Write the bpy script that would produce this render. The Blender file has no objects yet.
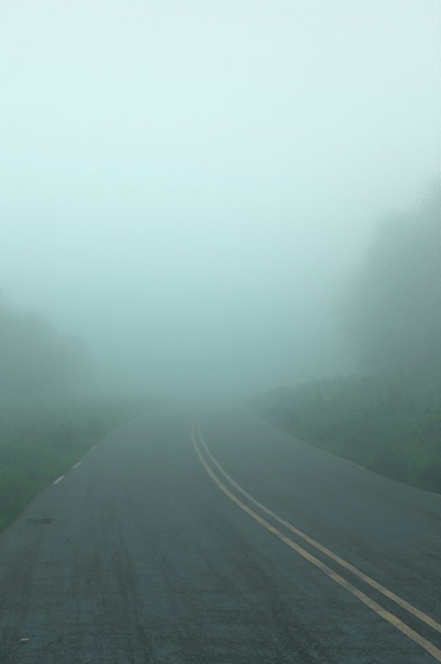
import bpy, math, random
import numpy as np
from mathutils import Vector, Matrix

R = math.radians
random.seed(7)
rng = np.random.default_rng(11)
scene = bpy.context.scene
C = scene.collection

# ------------------------------------------------------------------ camera
CAM_H = 1.75
cam_data = bpy.data.cameras.new('camera')
cam_data.sensor_fit = 'VERTICAL'
cam_data.sensor_height = 36.0
cam_data.lens = 35.0
cam_data.clip_start = 0.05
cam_data.clip_end = 2000.0
cam = bpy.data.objects.new('camera', cam_data)
cam.location = (0.0, 0.0, CAM_H)
cam.rotation_euler = (R(90.0 + 4.5), 0.0, 0.0)
C.objects.link(cam)
scene.camera = cam

# ------------------------------------------------------------------ sky
SUN_EL, SUN_AZ = 54, -6.0          # azimuth from +Y (the way the road runs)
world = bpy.data.worlds.new('World')
scene.world = world
world.use_nodes = True
wn, wl = world.node_tree.nodes, world.node_tree.links
wn.clear()
w_out = wn.new('ShaderNodeOutputWorld')
w_bg = wn.new('ShaderNodeBackground')
w_sky = wn.new('ShaderNodeTexSky')
w_sky.sky_type = 'NISHITA'
w_sky.sun_disc = False
w_sky.sun_elevation = R(SUN_EL)
w_sky.sun_rotation = R(SUN_AZ)
w_sky.air_density = 1.0
w_sky.dust_density = 0.0
w_sky.ozone_density = 1.0
w_hsv = wn.new('ShaderNodeHueSaturation')      # thick cloud: the blue mostly gone
w_hsv.inputs['Saturation'].default_value = 0.25
w_tint = wn.new('ShaderNodeMix')
w_tint.data_type = 'RGBA'
w_tint.blend_type = 'MULTIPLY'
w_tint.inputs[0].default_value = 1.0
w_tint.inputs[7].default_value = (1.0, 0.93, 0.90, 1.0)
w_bg.inputs['Strength'].default_value = .05
wl.new(w_sky.outputs[0], w_hsv.inputs['Color'])
wl.new(w_hsv.outputs[0], w_tint.inputs[6])
wl.new(w_tint.outputs[2], w_bg.inputs['Color'])
wl.new(w_bg.outputs[0], w_out.inputs['Surface'])

# ------------------------------------------------------------------ sun (overcast: very soft)
sun_data = bpy.data.lights.new('sun', 'SUN')
sun_data.energy = 1.5
sun_data.angle = R(110)
sun_data.color = (1.0, 0.925, 0.905)
sun = bpy.data.objects.new('sun', sun_data)
sd = Vector((math.sin(R(SUN_AZ)) * math.cos(R(SUN_EL)), math.cos(R(SUN_AZ)) * math.cos(R(SUN_EL)), math.sin(R(SUN_EL))))
sun.rotation_euler = sd.to_track_quat('Z', 'Y').to_euler()
sun.location = sd * 60.0
C.objects.link(sun)

# ------------------------------------------------------------------ exposure and renderer
vs = scene.view_settings
vs.view_transform = 'Standard'
vs.look = 'None'
vs.exposure = 0.62
vs.gamma = 1.0
vs.use_curve_mapping = False
scene.render.engine = 'CYCLES'
cy = scene.cycles
cy.max_bounces = 14
cy.diffuse_bounces = 2
cy.glossy_bounces = 2
cy.transmission_bounces = 3
cy.volume_bounces = 12
cy.transparent_max_bounces = 6
cy.use_denoising = True
cy.denoising_input_passes = 'RGB_ALBEDO_NORMAL'
cy.caustics_reflective = False
cy.caustics_refractive = False

# ================================================================== layout
HALF_L, HALF_R = 2.92, 3.22        # road edge left / right of the double yellow line

LINE_PTS = np.array([(-60, 16.0), (-20, 6.9), (-5, 3.55), (0, 2.42), (4.3, 1.5), (4.9, 1.37), (5.64, 1.2), (6.78, .95), (9.65, .34),
                     (11.3, .09), (14.85, -.30), (19.5, -.68), (24.5, -.92), (32.2, -1.13), (45, -1.2),
                     (60, -0.9), (90, 1.0), (140, 7.0), (230, 24.0)], float)

def pchip(xs, ys, x):
    h = np.diff(xs); dl = np.diff(ys) / h
    m = np.zeros_like(ys)
    m[0], m[-1] = dl[0], dl[-1]
    for i in range(1, len(xs) - 1):                       # plain finite-difference tangents
        m[i] = (h[i] * dl[i - 1] + h[i - 1] * dl[i]) / (h[i] + h[i - 1])
    x = np.asarray(x, float)
    k = np.clip(np.searchsorted(xs, x) - 1, 0, len(xs) - 2)
    t = (x - xs[k]) / h[k]
    t2, t3 = t * t, t * t * t
    return ((2*t3 - 3*t2 + 1) * ys[k] + (t3 - 2*t2 + t) * h[k] * m[k] + (-2*t3 + 3*t2) * ys[k+1] + (t3 - t2) * h[k] * m[k+1])

_gy = np.arange(-200, 230.01, 0.5)
_gx = pchip(LINE_PTS[:, 0], LINE_PTS[:, 1], np.clip(_gy, -60, 230))
_k = np.exp(-np.linspace(-2, 2, 9) ** 2); _k /= _k.sum()
_gxs = np.convolve(np.pad(_gx, 4, mode='edge'), _k, mode='valid')

def line_x(y):
    return np.interp(y, _gy, _gxs)

# smooth value noise for terrain and planting
_tab = rng.random((64, 64))
def vnoise(x, y):
    x = np.asarray(x, float); y = np.asarray(y, float)
    xi, yi = np.floor(x).astype(int), np.floor(y).astype(int)
    fx, fy = x - xi, y - yi
    fx, fy = fx * fx * (3 - 2 * fx), fy * fy * (3 - 2 * fy)
    a, b = _tab[xi % 64, yi % 64], _tab[(xi + 1) % 64, yi % 64]
    c, d = _tab[xi % 64, (yi + 1) % 64], _tab[(xi + 1) % 64, (yi + 1) % 64]
    return (a * (1 - fx) + b * fx) * (1 - fy) + (c * (1 - fx) + d * fx) * fy

def sstep(a, b, t):
    t = np.clip((t - a) / (b - a), 0, 1)
    return t * t * (3 - 2 * t)

def edge_l(y):
    return np.interp(y, [-5, 4, 8, 11.4, 14.4, 18.8, 25, 40], [-3.5, -3.45, -3.36, -3.1, -2.98, -3.04, -3.18, -3.3]) + 0.12 * (vnoise(y * 0.45 + 3, 1.5) - .5) + 0.06 * (vnoise(y * 2.1, 7.5) - .5)
def edge_r(y):
    return HALF_R + 0.14 * (vnoise(y * 0.4 + 9, 4.5) - .5) + 0.07 * (vnoise(y * 2.3, 11.5) - .5)

def ground_d(d, y):
    """height of the ground at lateral distance d from the yellow line"""
    d = np.asarray(d, float); y = np.asarray(y, float)
    l, r = -d - np.interp(y, [4, 8, 11.4, 14.4, 18.8, 25, 40], [3.4, 3.3, 3.05, 2.92, 2.98, 3.12, 3.25]), d - HALF_R
    h = np.full(np.broadcast(d, y).shape, -0.07)
    lf = 0.07 * sstep(-.1, .5, l) + 0.035 * np.clip(l - .5, 0, 60) + 0.10 * (vnoise(d * .5, y * .5) - .5) * sstep(.3, 2, l)
    rt = 0.09 * sstep(-.1, .5, r) + 1.35 * sstep(.2, 7.0, r) + 0.13 * np.clip(r - 6, 0, 22) + 0.16 * (vnoise(d * .6 + 20, y * .4) - .5) * sstep(.3, 2, r)
    return h + np.where(d < 0, lf, rt)

def ground_z(x, y):
    return ground_d(np.asarray(x) - line_x(y), y)

# ================================================================== helpers
def new_mat(name):
    m = bpy.data.materials.new(name)
    m.use_nodes = True
    n = m.node_tree.nodes
    n.clear()
    return m, n, m.node_tree.links

def mesh_from(name, verts, faces, mat, attrs=None, smooth=False):
    """faces: (n,3) or (n,4) int array, or list"""
    me = bpy.data.meshes.new(name)
    v = np.ascontiguousarray(np.asarray(verts, np.float32).reshape(-1, 3))
    f = np.ascontiguousarray(np.asarray(faces, np.int32))
    nf, k = f.shape
    me.vertices.add(len(v)); me.vertices.foreach_set('co', v.ravel())
    me.loops.add(nf * k); me.loops.foreach_set('vertex_index', f.ravel())
    me.polygons.add(nf)
    me.polygons.foreach_set('loop_start', np.arange(0, nf * k, k, dtype=np.int32))
    me.update(calc_edges=True)
    me.polygons.foreach_set('use_smooth', np.full(nf, smooth, bool))
    if attrs:
        for an, av in attrs.items():
            a = me.attributes.new(an, 'FLOAT', 'POINT')
            a.data.foreach_set('value', np.asarray(av, np.float32))
    me.materials.append(mat)
    me.validate()
    return me

def link(name, me, parent=None, loc=(0, 0, 0), rot=(0, 0, 0), scale=(1, 1, 1)):
    o = bpy.data.objects.new(name, me)
    C.objects.link(o)
    o.location, o.rotation_euler, o.scale = loc, rot, scale
    if parent: o.parent = parent
    return o

def tag(o, label=None, cat=None, group=None, kind=None):
    if label: o['label'] = label
    if cat: o['category'] = cat
    if group: o['group'] = group
    if kind: o['kind'] = kind
    return o

def copy_tree(o, loc, rz, sc, label=None, group=None):
    c = o.copy(); C.objects.link(c)
    c.location, c.rotation_euler, c.scale = loc, (0, 0, rz), sc
    if label: c['label'] = label
    if group: c['group'] = group
    for ch in list(o.children):
        k = ch.copy(); C.objects.link(k); k.parent = c
        for g in list(ch.children):
            s = g.copy(); C.objects.link(s); s.parent = k
    return c

def math_node(n, l, op, a, b=None, clamp=False):
    m = n.new('ShaderNodeMath'); m.operation = op; m.use_clamp = clamp
    for i, v in enumerate((a, b)):
        if v is None: continue
        if isinstance(v, (int, float)): m.inputs[i].default_value = v
        else: l.new(v, m.inputs[i])
    return m.outputs[0]

def ramp(n, l, src, stops):
    r = n.new('ShaderNodeValToRGB')
    e = r.color_ramp.elements
    while len(e) < len(stops): e.new(0.5)
    for el, (p, c) in zip(e, stops):
        el.position = p
        el.color = (c, c, c, 1) if isinstance(c, (int, float)) else (*c, 1)
    l.new(src, r.inputs[0])
    return r.outputs[0]

def noise(n, l, vec, scale, detail=3, rough=.55):
    t = n.new('ShaderNodeTexNoise')
    t.inputs['Scale'].default_value = scale
    t.inputs['Detail'].default_value = detail
    t.inputs['Roughness'].default_value = rough
    l.new(vec, t.inputs['Vector'])
    return t.outputs[0]

def mixc(n, l, fac, a, b, mode='MIX'):
    m = n.new('ShaderNodeMix'); m.data_type = 'RGBA'; m.blend_type = mode
    for sock, v in ((m.inputs[0], fac), (m.inputs[6], a), (m.inputs[7], b)):
        if isinstance(v, (int, float)): sock.default_value = v
        elif isinstance(v, tuple): sock.default_value = (*v, 1)
        else: l.new(v, sock)
    return m.outputs[2]

# ================================================================== materials
def asphalt_nodes(n, l):
    """returns colour, roughness and height sockets of the worn, damp chip-seal"""
    tc = n.new('ShaderNodeTexCoord')
    uv = n.new('ShaderNodeAttribute'); uv.attribute_name = 'across'
    vv = n.new('ShaderNodeAttribute'); vv.attribute_name = 'along'
    comb = n.new('ShaderNodeCombineXYZ')
    l.new(uv.outputs['Fac'], comb.inputs[0]); l.new(vv.outputs['Fac'], comb.inputs[1])
    P = comb.outputs[0]
    def stretched(sx, sy, sc, det=3):
        mp = n.new('ShaderNodeMapping'); mp.inputs['Scale'].default_value = (sx, sy, 1)
        l.new(P, mp.inputs[0])
        return noise(n, l, mp.outputs[0], sc, det)
    streak = stretched(3.4, .10, 1.0, 5)           # worn streaks running with the traffic
    fine_streak = stretched(16.0, .9, 1.0, 3)
    drag = stretched(1.2, 7.0, 1.0, 4)             # faint ripples across the lane
    patch = noise(n, l, P, .75, 4, .6)
    mott = noise(n, l, P, 9.0, 4, .65)
    v = n.new('ShaderNodeTexVoronoi'); v.inputs['Scale'].default_value = 58.0
    l.new(P, v.inputs['Vector'])
    chips = ramp(n, l, v.outputs['Distance'], [(0.10, 1.0), (0.55, 0.0)])
    vcol = n.new('ShaderNodeSeparateColor'); l.new(v.outputs['Color'], vcol.inputs[0])
    g = noise(n, l, P, 150.0, 3, .6)
    base = ramp(n, l, patch, [(0.38, (.0025, .005, .0056)), (0.62, (.010, .021, .023))])
    base = mixc(n, l, ramp(n, l, streak, [(0.45, 0.0), (0.58, .95)]), base, (.054, .100, .106))
    base = mixc(n, l, ramp(n, l, fine_streak, [(0.47, 0.0), (0.62, .75)]), base, (.074, .128, .135))
    base = mixc(n, l, ramp(n, l, mott, [(0.38, .85), (0.56, 0.0)]), base, (.004, .006, .0065))
    base = mixc(n, l, ramp(n, l, drag, [(0.36, .75), (0.50, 0.0)]), base, (.004, .006, .0065))
    stone = math_node(n, l, 'MULTIPLY', chips, ramp(n, l, vcol.outputs[0], [(0.35, .04), (0.97, .95)]))
    base = mixc(n, l, stone, base, (.20, .28, .28))
    base = mixc(n, l, ramp(n, l, g, [(0.45, .5), (0.62, 0.0)]), base, (.006, .008, .009))
    rough = ramp(n, l, mott, [(0.3, .32), (0.7, .55)])
    hgt = math_node(n, l, 'ADD', math_node(n, l, 'MULTIPLY', chips, .7), math_node(n, l, 'MULTIPLY', g, .8))
    return base, rough, hgt, P

def mat_road():
    m, n, l = new_mat('damp_asphalt')
    base, rough, hgt, P = asphalt_nodes(n, l)
    # earth and leaf litter worked in along the very edges
    at = n.new('ShaderNodeAttribute'); at.attribute_name = 'edge'
    ed = math_node(n, l, 'ADD', at.outputs['Fac'], math_node(n, l, 'MULTIPLY', noise(n, l, P, 5.0, 4, .7), .5))
    base = mixc(n, l, ramp(n, l, ed, [(0.80, 0.0), (1.25, .8)]), base, (.030, .026, .018))
    b = n.new('ShaderNodeBsdfPrincipled')
    l.new(base, b.inputs['Base Color']); l.new(rough, b.inputs['Roughness'])
    b.inputs['Specular IOR Level'].default_value = .035
    bp = n.new('ShaderNodeBump'); bp.inputs['Strength'].default_value = .35; bp.inputs['Distance'].default_value = .003
    l.new(hgt, bp.inputs['Height']); l.new(bp.outputs[0], b.inputs['Normal'])
    o = n.new('ShaderNodeOutputMaterial'); l.new(b.outputs[0], o.inputs[0])
    return m

def mat_paint(name, col, dark, wear):
    m, n, l = new_mat(name)
    base, rough, hgt, P = asphalt_nodes(n, l)
    w1 = noise(n, l, P, 38.0, 4, .7)
    w2 = noise(n, l, P, 3.2, 4, .6)
    w = math_node(n, l, 'ADD', math_node(n, l, 'MULTIPLY', w1, .6), math_node(n, l, 'MULTIPLY', w2, .55))
    keep = ramp(n, l, w, [(wear - .06, 0.0), (wear + .10, 1.0)])
    tone = mixc(n, l, ramp(n, l, noise(n, l, P, 6.0, 3), [(0.3, 0.0), (0.7, 1.0)]), dark, col)
    c = mixc(n, l, keep, base, tone)
    b = n.new('ShaderNodeBsdfPrincipled')
    l.new(c, b.inputs['Base Color']); b.inputs['Roughness'].default_value = .62
    bp = n.new('ShaderNodeBump'); bp.inputs['Strength'].default_value = .5; bp.inputs['Distance'].default_value = .004
    l.new(hgt, bp.inputs['Height']); l.new(bp.outputs[0], b.inputs['Normal'])
    o = n.new('ShaderNodeOutputMaterial'); l.new(b.outputs[0], o.inputs[0])
    return m

def mat_ground():
    m, n, l = new_mat('soil_and_litter')
    tc = n.new('ShaderNodeTexCoord'); P = tc.outputs['Object']
    a = noise(n, l, P, 1.3, 5, .65); b_ = noise(n, l, P, 22.0, 4, .7)
    c = ramp(n, l, a, [(0.3, (.030, .060, .022)), (0.7, (.060, .075, .032))])
    c = mixc(n, l, ramp(n, l, b_, [(0.4, 0.0), (0.7, .7)]), c, (.012, .016, .008))
    b = n.new('ShaderNodeBsdfPrincipled')
    l.new(c, b.inputs['Base Color']); b.inputs['Roughness'].default_value = .95
    bp = n.new('ShaderNodeBump'); bp.inputs['Distance'].default_value = .03
    l.new(b_, bp.inputs['Height']); l.new(bp.outputs[0], b.inputs['Normal'])
    o = n.new('ShaderNodeOutputMaterial'); l.new(b.outputs[0], o.inputs[0])
    return m

def mat_leaf(name, stops, transl=.35, rough=.55):
    """stops: base colours picked by the per-leaf attribute tone"""
    m, n, l = new_mat(name)
    at = n.new('ShaderNodeAttribute'); at.attribute_name = 'tone'
    c = ramp(n, l, at.outputs['Fac'], stops)
    b = n.new('ShaderNodeBsdfPrincipled')
    l.new(c, b.inputs['Base Color']); b.inputs['Roughness'].default_value = rough
    b.inputs['Specular IOR Level'].default_value = .25
    t = n.new('ShaderNodeBsdfTranslucent'); l.new(c, t.inputs['Color'])
    mx = n.new('ShaderNodeMixShader'); mx.inputs[0].default_value = transl
    l.new(b.outputs[0], mx.inputs[1]); l.new(t.outputs[0], mx.inputs[2])
    o = n.new('ShaderNodeOutputMaterial'); l.new(mx.outputs[0], o.inputs[0])
    return m

def mat_bark():
    m, n, l = new_mat('damp_bark')
    tc = n.new('ShaderNodeTexCoord')
    mp = n.new('ShaderNodeMapping'); mp.inputs['Scale'].default_value = (6, 6, 1.2)
    l.new(tc.outputs['Object'], mp.inputs[0])
    a = noise(n, l, mp.outputs[0], 3.0, 5, .7)
    c = ramp(n, l, a, [(0.3, (.022, .020, .017)), (0.7, (.085, .078, .066))])
    b = n.new('ShaderNodeBsdfPrincipled')
    l.new(c, b.inputs['Base Color']); b.inputs['Roughness'].default_value = .85
    bp = n.new('ShaderNodeBump'); bp.inputs['Distance'].default_value = .03
    l.new(a, bp.inputs['Height']); l.new(bp.outputs[0], b.inputs['Normal'])
    o = n.new('ShaderNodeOutputMaterial'); l.new(b.outputs[0], o.inputs[0])
    return m

M_ROAD = mat_road()
M_YEL = mat_paint('worn_yellow_paint', (.33, .235, .09), (.19, .14, .066), .52)
M_YEL_DULL = mat_paint('duller_yellow_paint', (.29, .215, .09), (.17, .13, .066), .53)
M_WHITE = mat_paint('worn_white_paint', (.42, .42, .38), (.22, .22, .20), .54)
M_SOIL = mat_ground()
M_GRASS = mat_leaf('grass_blades', [(0.0, (.004, .038, .012)), (0.45, (.024, .155, .034)), (0.85, (.085, .290, .045)), (1.0, (.22, .20, .06))], .5)
M_WEED = mat_leaf('weed_leaves', [(0.0, (.004, .035, .018)), (0.5, (.022, .155, .058)), (1.0, (.075, .300, .085))], .5)
M_TREE = mat_leaf('tree_leaves', [(0.0, (.010, .060, .030)), (0.6, (.020, .100, .042)), (1.0, (.034, .125, .046))], .3)
M_BARK = mat_bark()
M_LITTER = mat_leaf('fallen_leaf_brown', [(0.0, (.003, .003, .0025)), (1.0, (.012, .010, .006))], .05)
M_PALE = mat_leaf('fallen_leaf_pale', [(0.0, (.30, .26, .13)), (1.0, (.42, .38, .24))], .1)

# ================================================================== ground
ys = np.concatenate([np.arange(-190, -6, 8.0), np.arange(-6, 60, .4), np.arange(60, 110, 2.5), np.arange(110, 191, 8.0)])
ds = np.concatenate([-np.geomspace(190, 12, 16), np.arange(-11.5, -4.5, .5), np.arange(-4.4, -2.3, .12), [-1.5, 0, 1.5],
                     np.arange(2.6, 3.8, .12), np.arange(4.0, 15.0, .5), np.geomspace(15.5, 190, 16)])
DD, YY = np.meshgrid(ds, ys)
XX = DD + line_x(YY)
XX = np.where(np.abs(DD) > 60, DD + np.clip(line_x(YY), -2, 2), XX)
ZZ = ground_d(DD, YY)
nr, nc = DD.shape
idx = np.arange(nr * nc).reshape(nr, nc)
quads = np.stack([idx[:-1, :-1], idx[:-1, 1:], idx[1:, 1:], idx[1:, :-1]], -1).reshape(-1, 4)
g = link('ground', mesh_from('ground', np.stack([XX, YY, ZZ], -1), quads, M_SOIL, smooth=True))
tag(g, 'dark soil ground rising into a bank beside the road', 'ground', kind='structure')

# ================================================================== road and its painted lines
ry = np.concatenate([np.arange(-40, 0, 1.0), np.arange(0, 45, .15), np.arange(45, 185, 1.5)])
frac = np.concatenate([[0, .012, .03, .06], np.linspace(.1, .42, 7), np.linspace(.44, .62, 19), np.linspace(.66, .9, 6), [.94, .97, .988, 1]])
el, er = edge_l(ry)[:, None], edge_r(ry)[:, None]
RD = el + (er - el) * frac[None, :]
RY = np.repeat(ry[:, None], len(frac), 1)
RX = RD + line_x(RY)
def road_z(d):
    return 0.03 * (1 - (np.asarray(d) / 3.3) ** 2)
RZ = road_z(RD) + .006 * (vnoise(RD * 1.1 + 5, RY * .6) - .5)
RZ[:, 0] -= .03; RZ[:, -1] -= .03
nr, nc = RD.shape
idx = np.arange(nr * nc).reshape(nr, nc)
quads = np.stack([idx[:-1, :-1], idx[:-1, 1:], idx[1:, 1:], idx[1:, :-1]], -1).reshape(-1, 4)
edge_at = np.repeat(np.maximum(1 - frac * 16, 1 - (1 - frac) * 16).clip(0, 1)[None, :], len(ry), 0)
road = link('road', mesh_from('road', np.stack([RX, RY, RZ], -1), quads, M_ROAD,
            {'across': RD.ravel(), 'along': RY.ravel(), 'edge': edge_at.ravel()}, smooth=True))
tag(road, 'damp worn two-lane asphalt road bending away into the fog', 'road', kind='structure')

def strip(name, dc, width, y0, y1, mat, step=.06, ragged=.012, seed=0, parent=road, fade=False):
    yy = np.arange(y0, y1 + 1e-6, step)
    rg = np.random.default_rng(seed)
    slope = np.gradient(line_x(yy), yy)
    wl_ = width / 2 + ragged * (vnoise(yy * 9 + seed, seed + .5) - .5) * 2 + ragged * .5 * (rg.random(len(yy)) - .5)
    wr_ = width / 2 + ragged * (vnoise(yy * 9 + seed + 31, seed + 9.5) - .5) * 2 + ragged * .5 * (rg.random(len(yy)) - .5)
    if fade:
        t = np.sin(np.pi * np.clip((yy - y0) / (y1 - y0), 0, 1)) ** .2
        wl_ *= t; wr_ *= t
    cd = dc(yy) if callable(dc) else np.full(len(yy), dc)
    cols = []
    for dd, up in ((cd - wl_, .0012), (cd, .0048), (cd + wr_, .0012)):
        z = road_z(dd) + .006 * (vnoise(dd * 1.1 + 5, yy * .6) - .5) + up + .0008
        cols.append(np.stack([dd + line_x(yy), yy, z], -1))
    V = np.stack(cols, 1)
    D = np.stack([cd - wl_, cd, cd + wr_], 1)
    k = np.arange(len(yy) * 3).reshape(-1, 3)
    q = np.stack([k[:-1, :-1], k[:-1, 1:], k[1:, 1:], k[1:, :-1]], -1).reshape(-1, 4)
    return link(name, mesh_from(name, V, q, mat, {'across': D.ravel(), 'along': np.repeat(yy, 3)}, smooth=True), parent)

strip('yellow_line', -.125, .092, -20, 120, M_YEL, seed=3, ragged=.005, step=.04)
strip('yellow_line', .125, .086, -20, 120, M_YEL_DULL, seed=5, ragged=.005, step=.04)
# remains of the white edge lines where the verge has not swallowed them
for s, (y0, y1) in enumerate([(11.3, 12.35), (13.2, 14.5), (17.2, 17.9), (22.4, 24.0)]):
    strip('white_edge_line', lambda y: edge_l(y) + .13, .085, y0, y1, M_WHITE, seed=20 + s, fade=True)
for s, (y0, y1) in enumerate([(9.6, 10.4), (13.2, 16.8), (18.0, 21.0), (24.0, 28.5)]):
    strip('white_edge_line', lambda y: edge_r(y) - .12, .055, y0, y1, M_WHITE, seed=40 + s, fade=True)

# ================================================================== vegetation builders
def blades(px, py, pz, h, w, lean_a, lean, tone):
    """tapered three-segment grass blades as triangles/quads collapsed to tris"""
    n = len(px)
    ang = rng.uniform(0, 2 * np.pi, n)
    sx, sy = np.cos(ang) * w * .5, np.sin(ang) * w * .5
    lx, ly = np.cos(lean_a) * lean, np.sin(lean_a) * lean
    V = np.empty((n, 5, 3))
    V[:, 0] = np.stack([px - sx, py - sy, pz], -1)
    V[:, 1] = np.stack([px + sx, py + sy, pz], -1)
    mx, my, mz = px + lx * .3, py + ly * .3, pz + h * .6
    V[:, 2] = np.stack([mx - sx * .8, my - sy * .8, mz], -1)
    V[:, 3] = np.stack([mx + sx * .8, my + sy * .8, mz], -1)
    V[:, 4] = np.stack([px + lx, py + ly, pz + h * np.sqrt(np.clip(1 - (lean / np.maximum(h, .01)) ** 2 * .35, .2, 1))], -1)
    b = (np.arange(n) * 5)[:, None]
    F = np.concatenate([b + np.array([0, 1, 3]), b + np.array([0, 3, 2]), b + np.array([2, 3, 4])])
    return V.reshape(-1, 3), F, np.repeat(tone, 5)

def leaf_quads(P, size, up=.5, droop=.2, aspect=.45, tone=None, r=rng):
    """folded rhombus leaves at points P; each leaf is two triangles"""
    n = len(P)
    a = r.uniform(0, 2 * np.pi, n)
    el_ = r.normal(droop * -1, .45, n)
    d = np.stack([np.cos(a) * np.cos(el_), np.sin(a) * np.cos(el_), np.sin(el_)], -1)
    side = np.stack([-np.sin(a), np.cos(a), r.normal(0, .35, n)], -1)
    side /= np.linalg.norm(side, axis=1)[:, None]
    nrm = np.cross(d, side)
    s = size[:, None]
    V = np.empty((n, 4, 3))
    V[:, 0] = P
    V[:, 1] = P + d * s * .5 + side * s * aspect * .5 + nrm * s * .06
    V[:, 2] = P + d * s - np.array([0, 0, 1]) * s * .08
    V[:, 3] = P + d * s * .5 - side * s * aspect * .5 + nrm * s * .06
    b = (np.arange(n) * 4)[:, None]
    F = np.concatenate([b + np.array([0, 1, 2]), b + np.array([0, 2, 3])])
    if tone is None: tone = r.random(n)
    return V.reshape(-1, 3), F, np.repeat(tone, 4)

def join(parts):
    V, F, T, o = [], [], [], 0
    for v, f, t in parts:
        V.append(v); F.append(f + o); T.append(t); o += len(v)
    return np.concatenate(V), np.concatenate(F), np.concatenate(T)

def tube(pts, rad, sides=6):
    pts = [Vector(p) for p in pts]
    V, F = [], []
    for i, p in enumerate(pts):
        t = (pts[min(i + 1, len(pts) - 1)] - pts[max(i - 1, 0)]).normalized()
        a = t.orthogonal().normalized(); b = t.cross(a)
        for k in range(sides):
            q = 2 * math.pi * k / sides
            V.append(p + (a * math.cos(q) + b * math.sin(q)) * rad[i])
    for i in range(len(pts) - 1):
        for k in range(sides):
            A, B = i * sides + k, i * sides + (k + 1) % sides
            F += [(A, B, B + sides), (A, B + sides, A + sides)]
    return np.array([tuple(v) for v in V]), np.array(F), np.zeros(len(V))

# ------------------------------------------------------------------ verge grass
def scatter(d0, d1, y0, y1, n, pw=1.0):
    """more towards the road and towards the near end"""
    t = rng.random(n) ** pw
    yy = y0 * (y1 / y0) ** rng.random(n)
    return d0 + (d1 - d0) * t, yy

def grass_side(side, n, dmax, hmin, hmax):
    if side < 0:
        dd, yy = scatter(0, dmax, 4.5, 70, n, 1.5)
        d = edge_l(yy) - dd + .02 + .10 * (vnoise(yy * 3.3, 20.5) - .3)
    else:
        dd, yy = scatter(0, dmax, 5.5, 70, n, 1.5)
        d = edge_r(yy) + dd - .05 - .08 * (vnoise(yy * 3.1, 30.5) - .3)
    x = d + line_x(yy)
    z = ground_d(d, yy) - .01
    z = np.where(dd < .12, np.maximum(z, -.03), z)
    clump = vnoise(d * 1.7 + 40, yy * 1.7) * .6 + vnoise(d * 5.1, yy * 5.1) * .4
    grow = .35 + .65 * sstep(0, 1.1, dd)
    h = (hmin + (hmax - hmin) * clump) * grow * rng.uniform(.6, 1.25, n)
    far = np.clip(yy / 12.0, .8, 3.0)
    w = rng.uniform(.007, .013, n) * far
    tone = np.clip(.42 + 2.3 * (clump - .5) + rng.normal(0, .14, n), 0, .9)
    dry = rng.random(n) < .035
    tone = np.where(dry, 1.0, tone)
    return blades(x, yy, z, h, w, rng.uniform(0, 2 * np.pi, n), h * rng.uniform(.15, .75, n), tone)

V, F, T = grass_side(-1, 150000, 11.0, .12, .50)
tag(link('verge_grass', mesh_from('verge_grass_low', V, F, M_GRASS, {'tone': T})),
    'low ragged green grass along the open verge where small round shrubs grow', 'grass', kind='stuff')
V, F, T = grass_side(1, 130000, 9.0, .12, .55)
tag(link('verge_grass', mesh_from('verge_grass_bank', V, F, M_GRASS, {'tone': T})),
    'green grass at the foot of the steep bank of tall weeds', 'grass', kind='stuff')

# ------------------------------------------------------------------ tall weeds (a mass nobody could count)
def weed_mass(side, n, d0, d1, y0, y1, h0, h1, leaves, size):
    dd, yy = scatter(d0, d1, y0, y1, n, 1.15)
    keep = vnoise(dd * .9 + 11, yy * .7) > (.30 if side > 0 else .52)
    dd, yy = dd[keep], yy[keep]
    n = len(dd)
    d = np.where(side > 0, edge_r(yy) + dd, edge_l(yy) - dd)
    x = d + line_x(yy); z = ground_d(d, yy)
    clump = vnoise(d * .9 + 3, yy * .9 + 8)
    h = (h0 + (h1 - h0) * clump) * rng.uniform(.65, 1.2, n) * (.55 + .45 * sstep(0, 1.6, dd))
    la, le = rng.uniform(0, 2 * np.pi, n), h * rng.uniform(.02, .28, n)
    st = blades(x, yy, z, h, np.full(n, .012), la, le, np.full(n, .2))
    k = leaves
    t = rng.uniform(.18, 1.0, (n, k))
    P = np.stack([x[:, None] + np.cos(la)[:, None] * le[:, None] * t ** 1.6,
                  yy[:, None] + np.sin(la)[:, None] * le[:, None] * t ** 1.6,
                  z[:, None] + h[:, None] * t], -1).reshape(-1, 3)
    sz = (size * (1.15 - .6 * t) * rng.uniform(.7, 1.3, (n, k)) * np.clip(yy / 16, .9, 2)[:, None]).ravel()
    plant_tone = np.clip(2.6 * (vnoise(d * 1.5 + 17, yy * 1.1) * .7 + vnoise(d * .55, yy * .45 + 30) * .3 - .5) + .5 + rng.normal(0, .10, n), 0, 1)
    tone = np.clip(np.repeat(plant_tone, k) + rng.normal(0, .12, n * k), 0, 1)
    return join([st, leaf_quads(P, sz, droop=.15, aspect=.36, tone=tone)])

V, F, T = weed_mass(1, 5000, .25, 8.5, 7.0, 55, .25, 1.15, 26, .21)
tag(link('tall_weeds', mesh_from('tall_weeds_bank', V, F, M_WEED, {'tone': T})),
    'tall leafy weeds crowding the steep bank below the trees', 'weeds', kind='stuff')
V, F, T = weed_mass(-1, 3800, .35, 9.0, 6.5, 45, .22, .62, 16, .15)
tag(link('low_weeds', mesh_from('low_weeds_verge', V, F, M_WEED, {'tone': T})),
    'low broad-leaved weeds mixed into the grass of the flat verge', 'weeds', kind='stuff')

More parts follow.
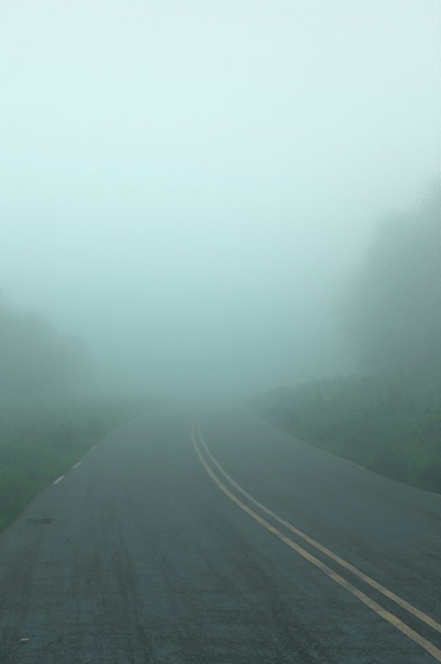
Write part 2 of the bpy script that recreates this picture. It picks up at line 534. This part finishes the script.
# ------------------------------------------------------------------ shrubs
def shrub_mesh(name, rad, h, nclump, nleaf, size, seed):
    r = np.random.default_rng(seed)
    c = []
    while len(c) < nclump:
        p = r.uniform(-1, 1, 3); p[2] = abs(p[2])
        if .35 < np.linalg.norm(p) < 1: c.append(p)
    c = np.array(c) * np.array([rad, rad, h * .8]) + np.array([0, 0, h * .12])
    P = (c[:, None, :] + r.normal(0, 1, (nclump, nleaf, 3)) * np.array([rad, rad, h]) * .16).reshape(-1, 3)
    P[:, 2] = np.abs(P[:, 2])
    tone = np.clip(np.repeat(r.uniform(.25, 1.0, nclump), nleaf) + r.normal(0, .12, len(P)), 0, 1)
    crown = mesh_from(name + '_leaves', *leaf_quads(P, r.uniform(.6, 1.3, len(P)) * size, tone=tone, r=r)[:2], M_WEED)
    a = crown.attributes.new('tone', 'FLOAT', 'POINT'); a.data.foreach_set('value', np.repeat(tone, 4).astype(np.float32))
    st = []
    for q in c[:: max(1, nclump // 9)]:
        st.append(tube([(r.normal(0, .03), r.normal(0, .03), -.05), (q[0] * .4, q[1] * .4, q[2] * .55), tuple(q)], [.016 * h + .004, .010 * h + .003, .003], 5))
    v, f, t = join(st)
    return crown, mesh_from(name + '_stems', v, f, M_BARK)

def shrub(meshes, d, y, sc, label, group, rz):
    d = float(d)
    e = bpy.data.objects.new('roadside_shrub', None); C.objects.link(e)
    e.empty_display_size = .2
    e.location = (d + float(line_x(y)), y, float(ground_d(d, y)))
    e.rotation_euler = (0, 0, rz); e.scale = (sc, sc, sc)
    tag(e, label, 'shrub', group)
    link('foliage', meshes[0], e); link('stems', meshes[1], e)
    return e

SH = [shrub_mesh('shrub_a', .42, .62, 44, 26, .11, 1), shrub_mesh('shrub_b', .36, .55, 38, 26, .10, 2), shrub_mesh('shrub_c', .55, .80, 60, 28, .14, 3)]
shrub(SH[0], -3.55, 16.6, 1.0, 'small round shrub on the flat verge, behind the scraps of white edge line', None, .4)
shrub(SH[1], -3.35, 21.5, 1.0, 'smaller shrub at the road edge further into the fog along the flat verge', None, 1.9)
for i, (d, y, sc) in enumerate([(4.5, 12.4, .95), (4.35, 15.6, .9), (5.0, 14.0, 1.15), (4.3, 19.5, .9), (5.1, 17.4, 1.2), (4.6, 24.0, 1.1)]):
    shrub(SH[i % 3], d, y, sc, 'leafy green shrub among the tall weeds at the foot of the bank', 'shrubs along the foot of the weedy bank', i * 1.3)

# ------------------------------------------------------------------ trees
def tree_meshes(name, H, rad, base, seed, nclump=90, nleaf=85, size=.20):
    r = np.random.default_rng(seed)
    lobes = []
    for k in range(9):                                    # uneven lobes hung on limbs
        t = k / 8
        z = base + (H - base) * (.12 + .80 * t)
        rr = rad * (.95 - .65 * t ** 1.6) * r.uniform(.35, .75)
        a = k * 2.4 + r.uniform(-.5, .5)
        lobes.append((np.array([math.cos(a) * rr, math.sin(a) * rr, z]), rad * (.62 - .25 * t) * r.uniform(.8, 1.2)))
    P, tone = [], []
    for k in range(nclump):
        c, s = lobes[r.integers(len(lobes))]
        v = r.normal(0, 1, 3); v /= np.linalg.norm(v)
        q = c + v * s * r.uniform(.45, 1.05) * np.array([1, 1, .8])
        n = int(nleaf * r.uniform(.5, 1.4))
        P.append(q + r.normal(0, 1, (n, 3)).clip(-1.5, 1.5) * np.array([.42, .42, .32]) * rad / 2.6)
        tone.append(np.clip(r.uniform(.1, .9) + r.normal(0, .12, n), 0, 1))
    P, tone = np.concatenate(P), np.concatenate(tone)
    v, f, t = leaf_quads(P, r.uniform(.65, 1.3, len(P)) * size, droop=.35, aspect=.55, tone=tone, r=r)
    crown = mesh_from(name + '_crown', v, f, M_TREE, {'tone': t})
    bend = r.uniform(-.3, .3, 2)
    tr = H * .024
    def spine(t): return np.array([bend[0] * t * t, bend[1] * t * t, H * .92 * t])
    trunk = tube([spine(t) - (np.array([0, 0, .25]) if t == 0 else 0) for t in np.linspace(0, 1, 8)],
                 [tr * (1.35 if t == 0 else 1 - .86 * t) for t in np.linspace(0, 1, 8)], 9)
    trunk_me = mesh_from(name + '_trunk', trunk[0], trunk[1], M_BARK, smooth=True)
    limbs = []
    for c, s in lobes:
        a = spine(max(.15, c[2] / H * .72))
        mid = (a + c) / 2 + np.array([0, 0, -.12])
        limbs.append(mesh_from(name + '_limb', *tube([a, mid, c], [tr * .42, tr * .28, tr * .1], 6)[:2], M_BARK, smooth=True))
    return crown, trunk_me, limbs

def build_tree(name, meshes):
    e = bpy.data.objects.new(name, None); C.objects.link(e)
    link('crown', meshes[0], e)
    t = link('trunk', meshes[1], e)
    for lm in meshes[2]: link('limb', lm, t)
    return e

KIND_BIG = [tree_meshes('tall_tree_a', 10.5, 3.4, 1.0, 21, 210, 300, .095), tree_meshes('tall_tree_b', 9.4, 3.6, .8, 22, 210, 300, .095), tree_meshes('tall_tree_c', 11.5, 3.2, 1.2, 23, 210, 300, .095)]
KIND_LOW = [tree_meshes('low_tree_a', 5.2, 2.5, .2, 31, 190, 230, .075), tree_meshes('low_tree_b', 4.6, 2.7, .2, 32, 190, 230, .075)]
KIND_BUSH = [tree_meshes('thicket_a', 3.0, 1.7, .05, 41, 110, 110, .095), tree_meshes('thicket_b', 2.6, 1.9, .05, 42, 110, 110, .095)]

def plant(kinds, spots, name, labels, group, cat='tree'):
    proto = {}
    for i, (d, y, sc, row) in enumerate(spots):
        k = i % len(kinds)
        loc = (d + float(line_x(y)), y, float(ground_d(d, y)))
        rz = (i * 2.1) % 6.28
        if k not in proto:
            e = build_tree(name, kinds[k]); proto[k] = e
            e.location, e.rotation_euler, e.scale = loc, (0, 0, rz), (sc, sc, sc)
            tag(e, labels[row], cat, group[row])
        else:
            copy_tree(proto[k], loc, rz, (sc, sc, sc), labels[row], group[row])

plant(KIND_BIG, [(15.0, 37.0, 1.14, 0), (15.8, 42.0, 1.16, 0), (14.6, 47.5, 1.06, 0), (15.0, 54.0, 1.12, 0), (15.6, 61.0, 1.1, 0),
                 (20.2, 44.0, 1.06, 1), (21.0, 50.5, 1.1, 1), (20.6, 58.0, 1.1, 1)], 'broadleaf_tree',
      ['tall dark tree in the lower row above the weedy bank, dimmed by fog', 'tall tree almost lost in fog, in the upper row of the wooded slope'],
      ['lower row of trees on the slope', 'upper row of trees on the slope'])
plant(KIND_BUSH, [(9.9, 26.5, .62, 0), (10.3, 31.0, .72, 0), (11.2, 29.0, .85, 0), (11.8, 33.0, .95, 0), (11.4, 37.5, 1.0, 0), (12.0, 43.0, 1.05, 0),
                  (13.6, 36.0, 1.3, 1), (14.0, 41.0, 1.4, 1), (13.8, 47.0, 1.4, 1)], 'thicket_bush',
      ['dense dark bush on the crest of the weedy bank', 'larger dense bush under the trees behind the crest of the weedy bank'],
      ['bushes on the crest of the bank', 'bushes behind the crest of the bank'], 'bush')
plant(KIND_LOW, [(-13.2, 37.0, 1.3, 0), (-12.4, 42.0, 1.25, 0), (-12.8, 47.5, 1.2, 0), (-12.0, 54.0, 1.1, 0),
                 (-17.6, 46.0, 1.45, 1), (-17.0, 52.0, 1.4, 1), (-18.0, 59.0, 1.4, 1)], 'bushy_tree',
      ['low bushy tree beyond the flat grass verge, in the row nearest the road', 'low bushy tree nearly lost in fog, set back behind others on the flat side'],
      ['front row of low trees on the flat side', 'set-back low trees on the flat side'])

# ------------------------------------------------------------------ litter on the road
def fallen_leaf(name, x, y, size, rz, mat, label, group, curl=.25, tilt=0.0):
    n = 7
    V, F = [], []
    for i in range(n):
        t = i / (n - 1)
        w = math.sin(math.pi * min(1, t * .96 + .04)) ** .8 * .30 * (1 + .25 * math.sin(9 * t))
        for s in (-1, 0, 1):
            V.append(((t - .5) * size, s * w * size, (abs(s) * curl * w + curl * .5 * (t - .5) ** 2) * size + .004))
    for i in range(n - 1):
        for s in range(2):
            a = i * 3 + s
            F.append((a, a + 1, a + 4, a + 3))
    me = mesh_from(name, V, F, mat, {'tone': np.full(len(V), (x * 7.3 + y * 3.1) % 1.0)})
    d = x - float(line_x(y))
    o = link(name, me, None, (x, y, float(road_z(d)) + .004), (0, tilt, rz))
    return tag(o, label, 'leaf', group)

def px(x, y):                                   # where a ray through that point of the picture meets the road plane
    e = R(4.5)
    a, b = (x - 220.5) / 645.5, (332 - y) / 645.5
    f = np.array([a, math.cos(e) - b * math.sin(e), math.sin(e) + b * math.cos(e)])
    t = -(CAM_H - .01) / f[2]
    return f[0] * t, f[1] * t

x, y = px(25, 641)
fallen_leaf('fallen_leaf', x, y, .055, .3, M_PALE, 'single pale yellow dead leaf lying flat on the dark asphalt', None)
# dark torn clump of leaves and twigs near the grassy edge
cx, cyy = px(39, 521.5)
e = bpy.data.objects.new('leaf_clump', None); C.objects.link(e)
e.location = (cx, cyy, float(road_z(cx - line_x(cyy))))
tag(e, 'dark wet clump of torn leaves and twig on the asphalt by the grass', 'leaf clump')
for i, (ox, oy, s) in enumerate([(-.09, .02, .13), (-.05, .10, .11), (-.02, -.05, .10), (-.12, -.06, .09), (.09, .05, .13), (.13, -.03, .12), (.06, -.08, .08), (-.16, .07, .07), (.17, .09, .07)]):
    lf = fallen_leaf('leaf', 0, 0, s, i * 1.7, M_LITTER, None, None, .5)
    del lf['category']
    lf.parent = e; lf.location = (ox, oy, .003 + .003 * (i % 3)); lf.rotation_euler = (.18 * (i % 2), .15 * ((i + 1) % 2), i * 1.7)
v, f, t = tube([(-.16, -.01, .012), (-.04, .012, .02), (.07, 0, .014), (.17, .02, .012)], [.004, .005, .004, .002], 5)
link('twig', mesh_from('twig', v, f, M_BARK), e)
for i, (qx, qy) in enumerate([(39, 511), (22, 534), (75, 563), (48, 562), (13, 573), (104, 603), (68, 541), (60, 640), (30, 552), (88, 583)]):
    x, y = px(qx, qy)
    fallen_leaf('fallen_leaf', x, y, .045 + .015 * (i % 3), i * 1.1, M_LITTER, 'tiny dark fallen leaf scattered on the asphalt beside the grassy edge', 'tiny dark leaves on the lane', .4)

# ================================================================== fog
bx0, bx1, by0, by1, bz0, bz1 = -215, 215, -215, 215, -2.0, 16.2
hv = [(bx0, by0, bz0), (bx1, by0, bz0), (bx1, by1, bz0), (bx0, by1, bz0), (bx0, by0, bz1), (bx1, by0, bz1), (bx1, by1, bz1), (bx0, by1, bz1)]
hf = [(0, 3, 2, 1), (4, 5, 6, 7), (0, 1, 5, 4), (1, 2, 6, 5), (2, 3, 7, 6), (3, 0, 4, 7)]
m, n, l = new_mat('fog')
pv = n.new('ShaderNodeVolumePrincipled')
pv.inputs['Color'].default_value = (.825, .99, .98, 1)
pv.inputs['Density'].default_value = .048
pv.inputs['Anisotropy'].default_value = .85
o = n.new('ShaderNodeOutputMaterial'); l.new(pv.outputs[0], o.inputs['Volume'])
hz = link('haze', mesh_from('haze', hv, hf, m))
tag(hz, 'pale even fog filling the whole place', 'fog', kind='stuff')
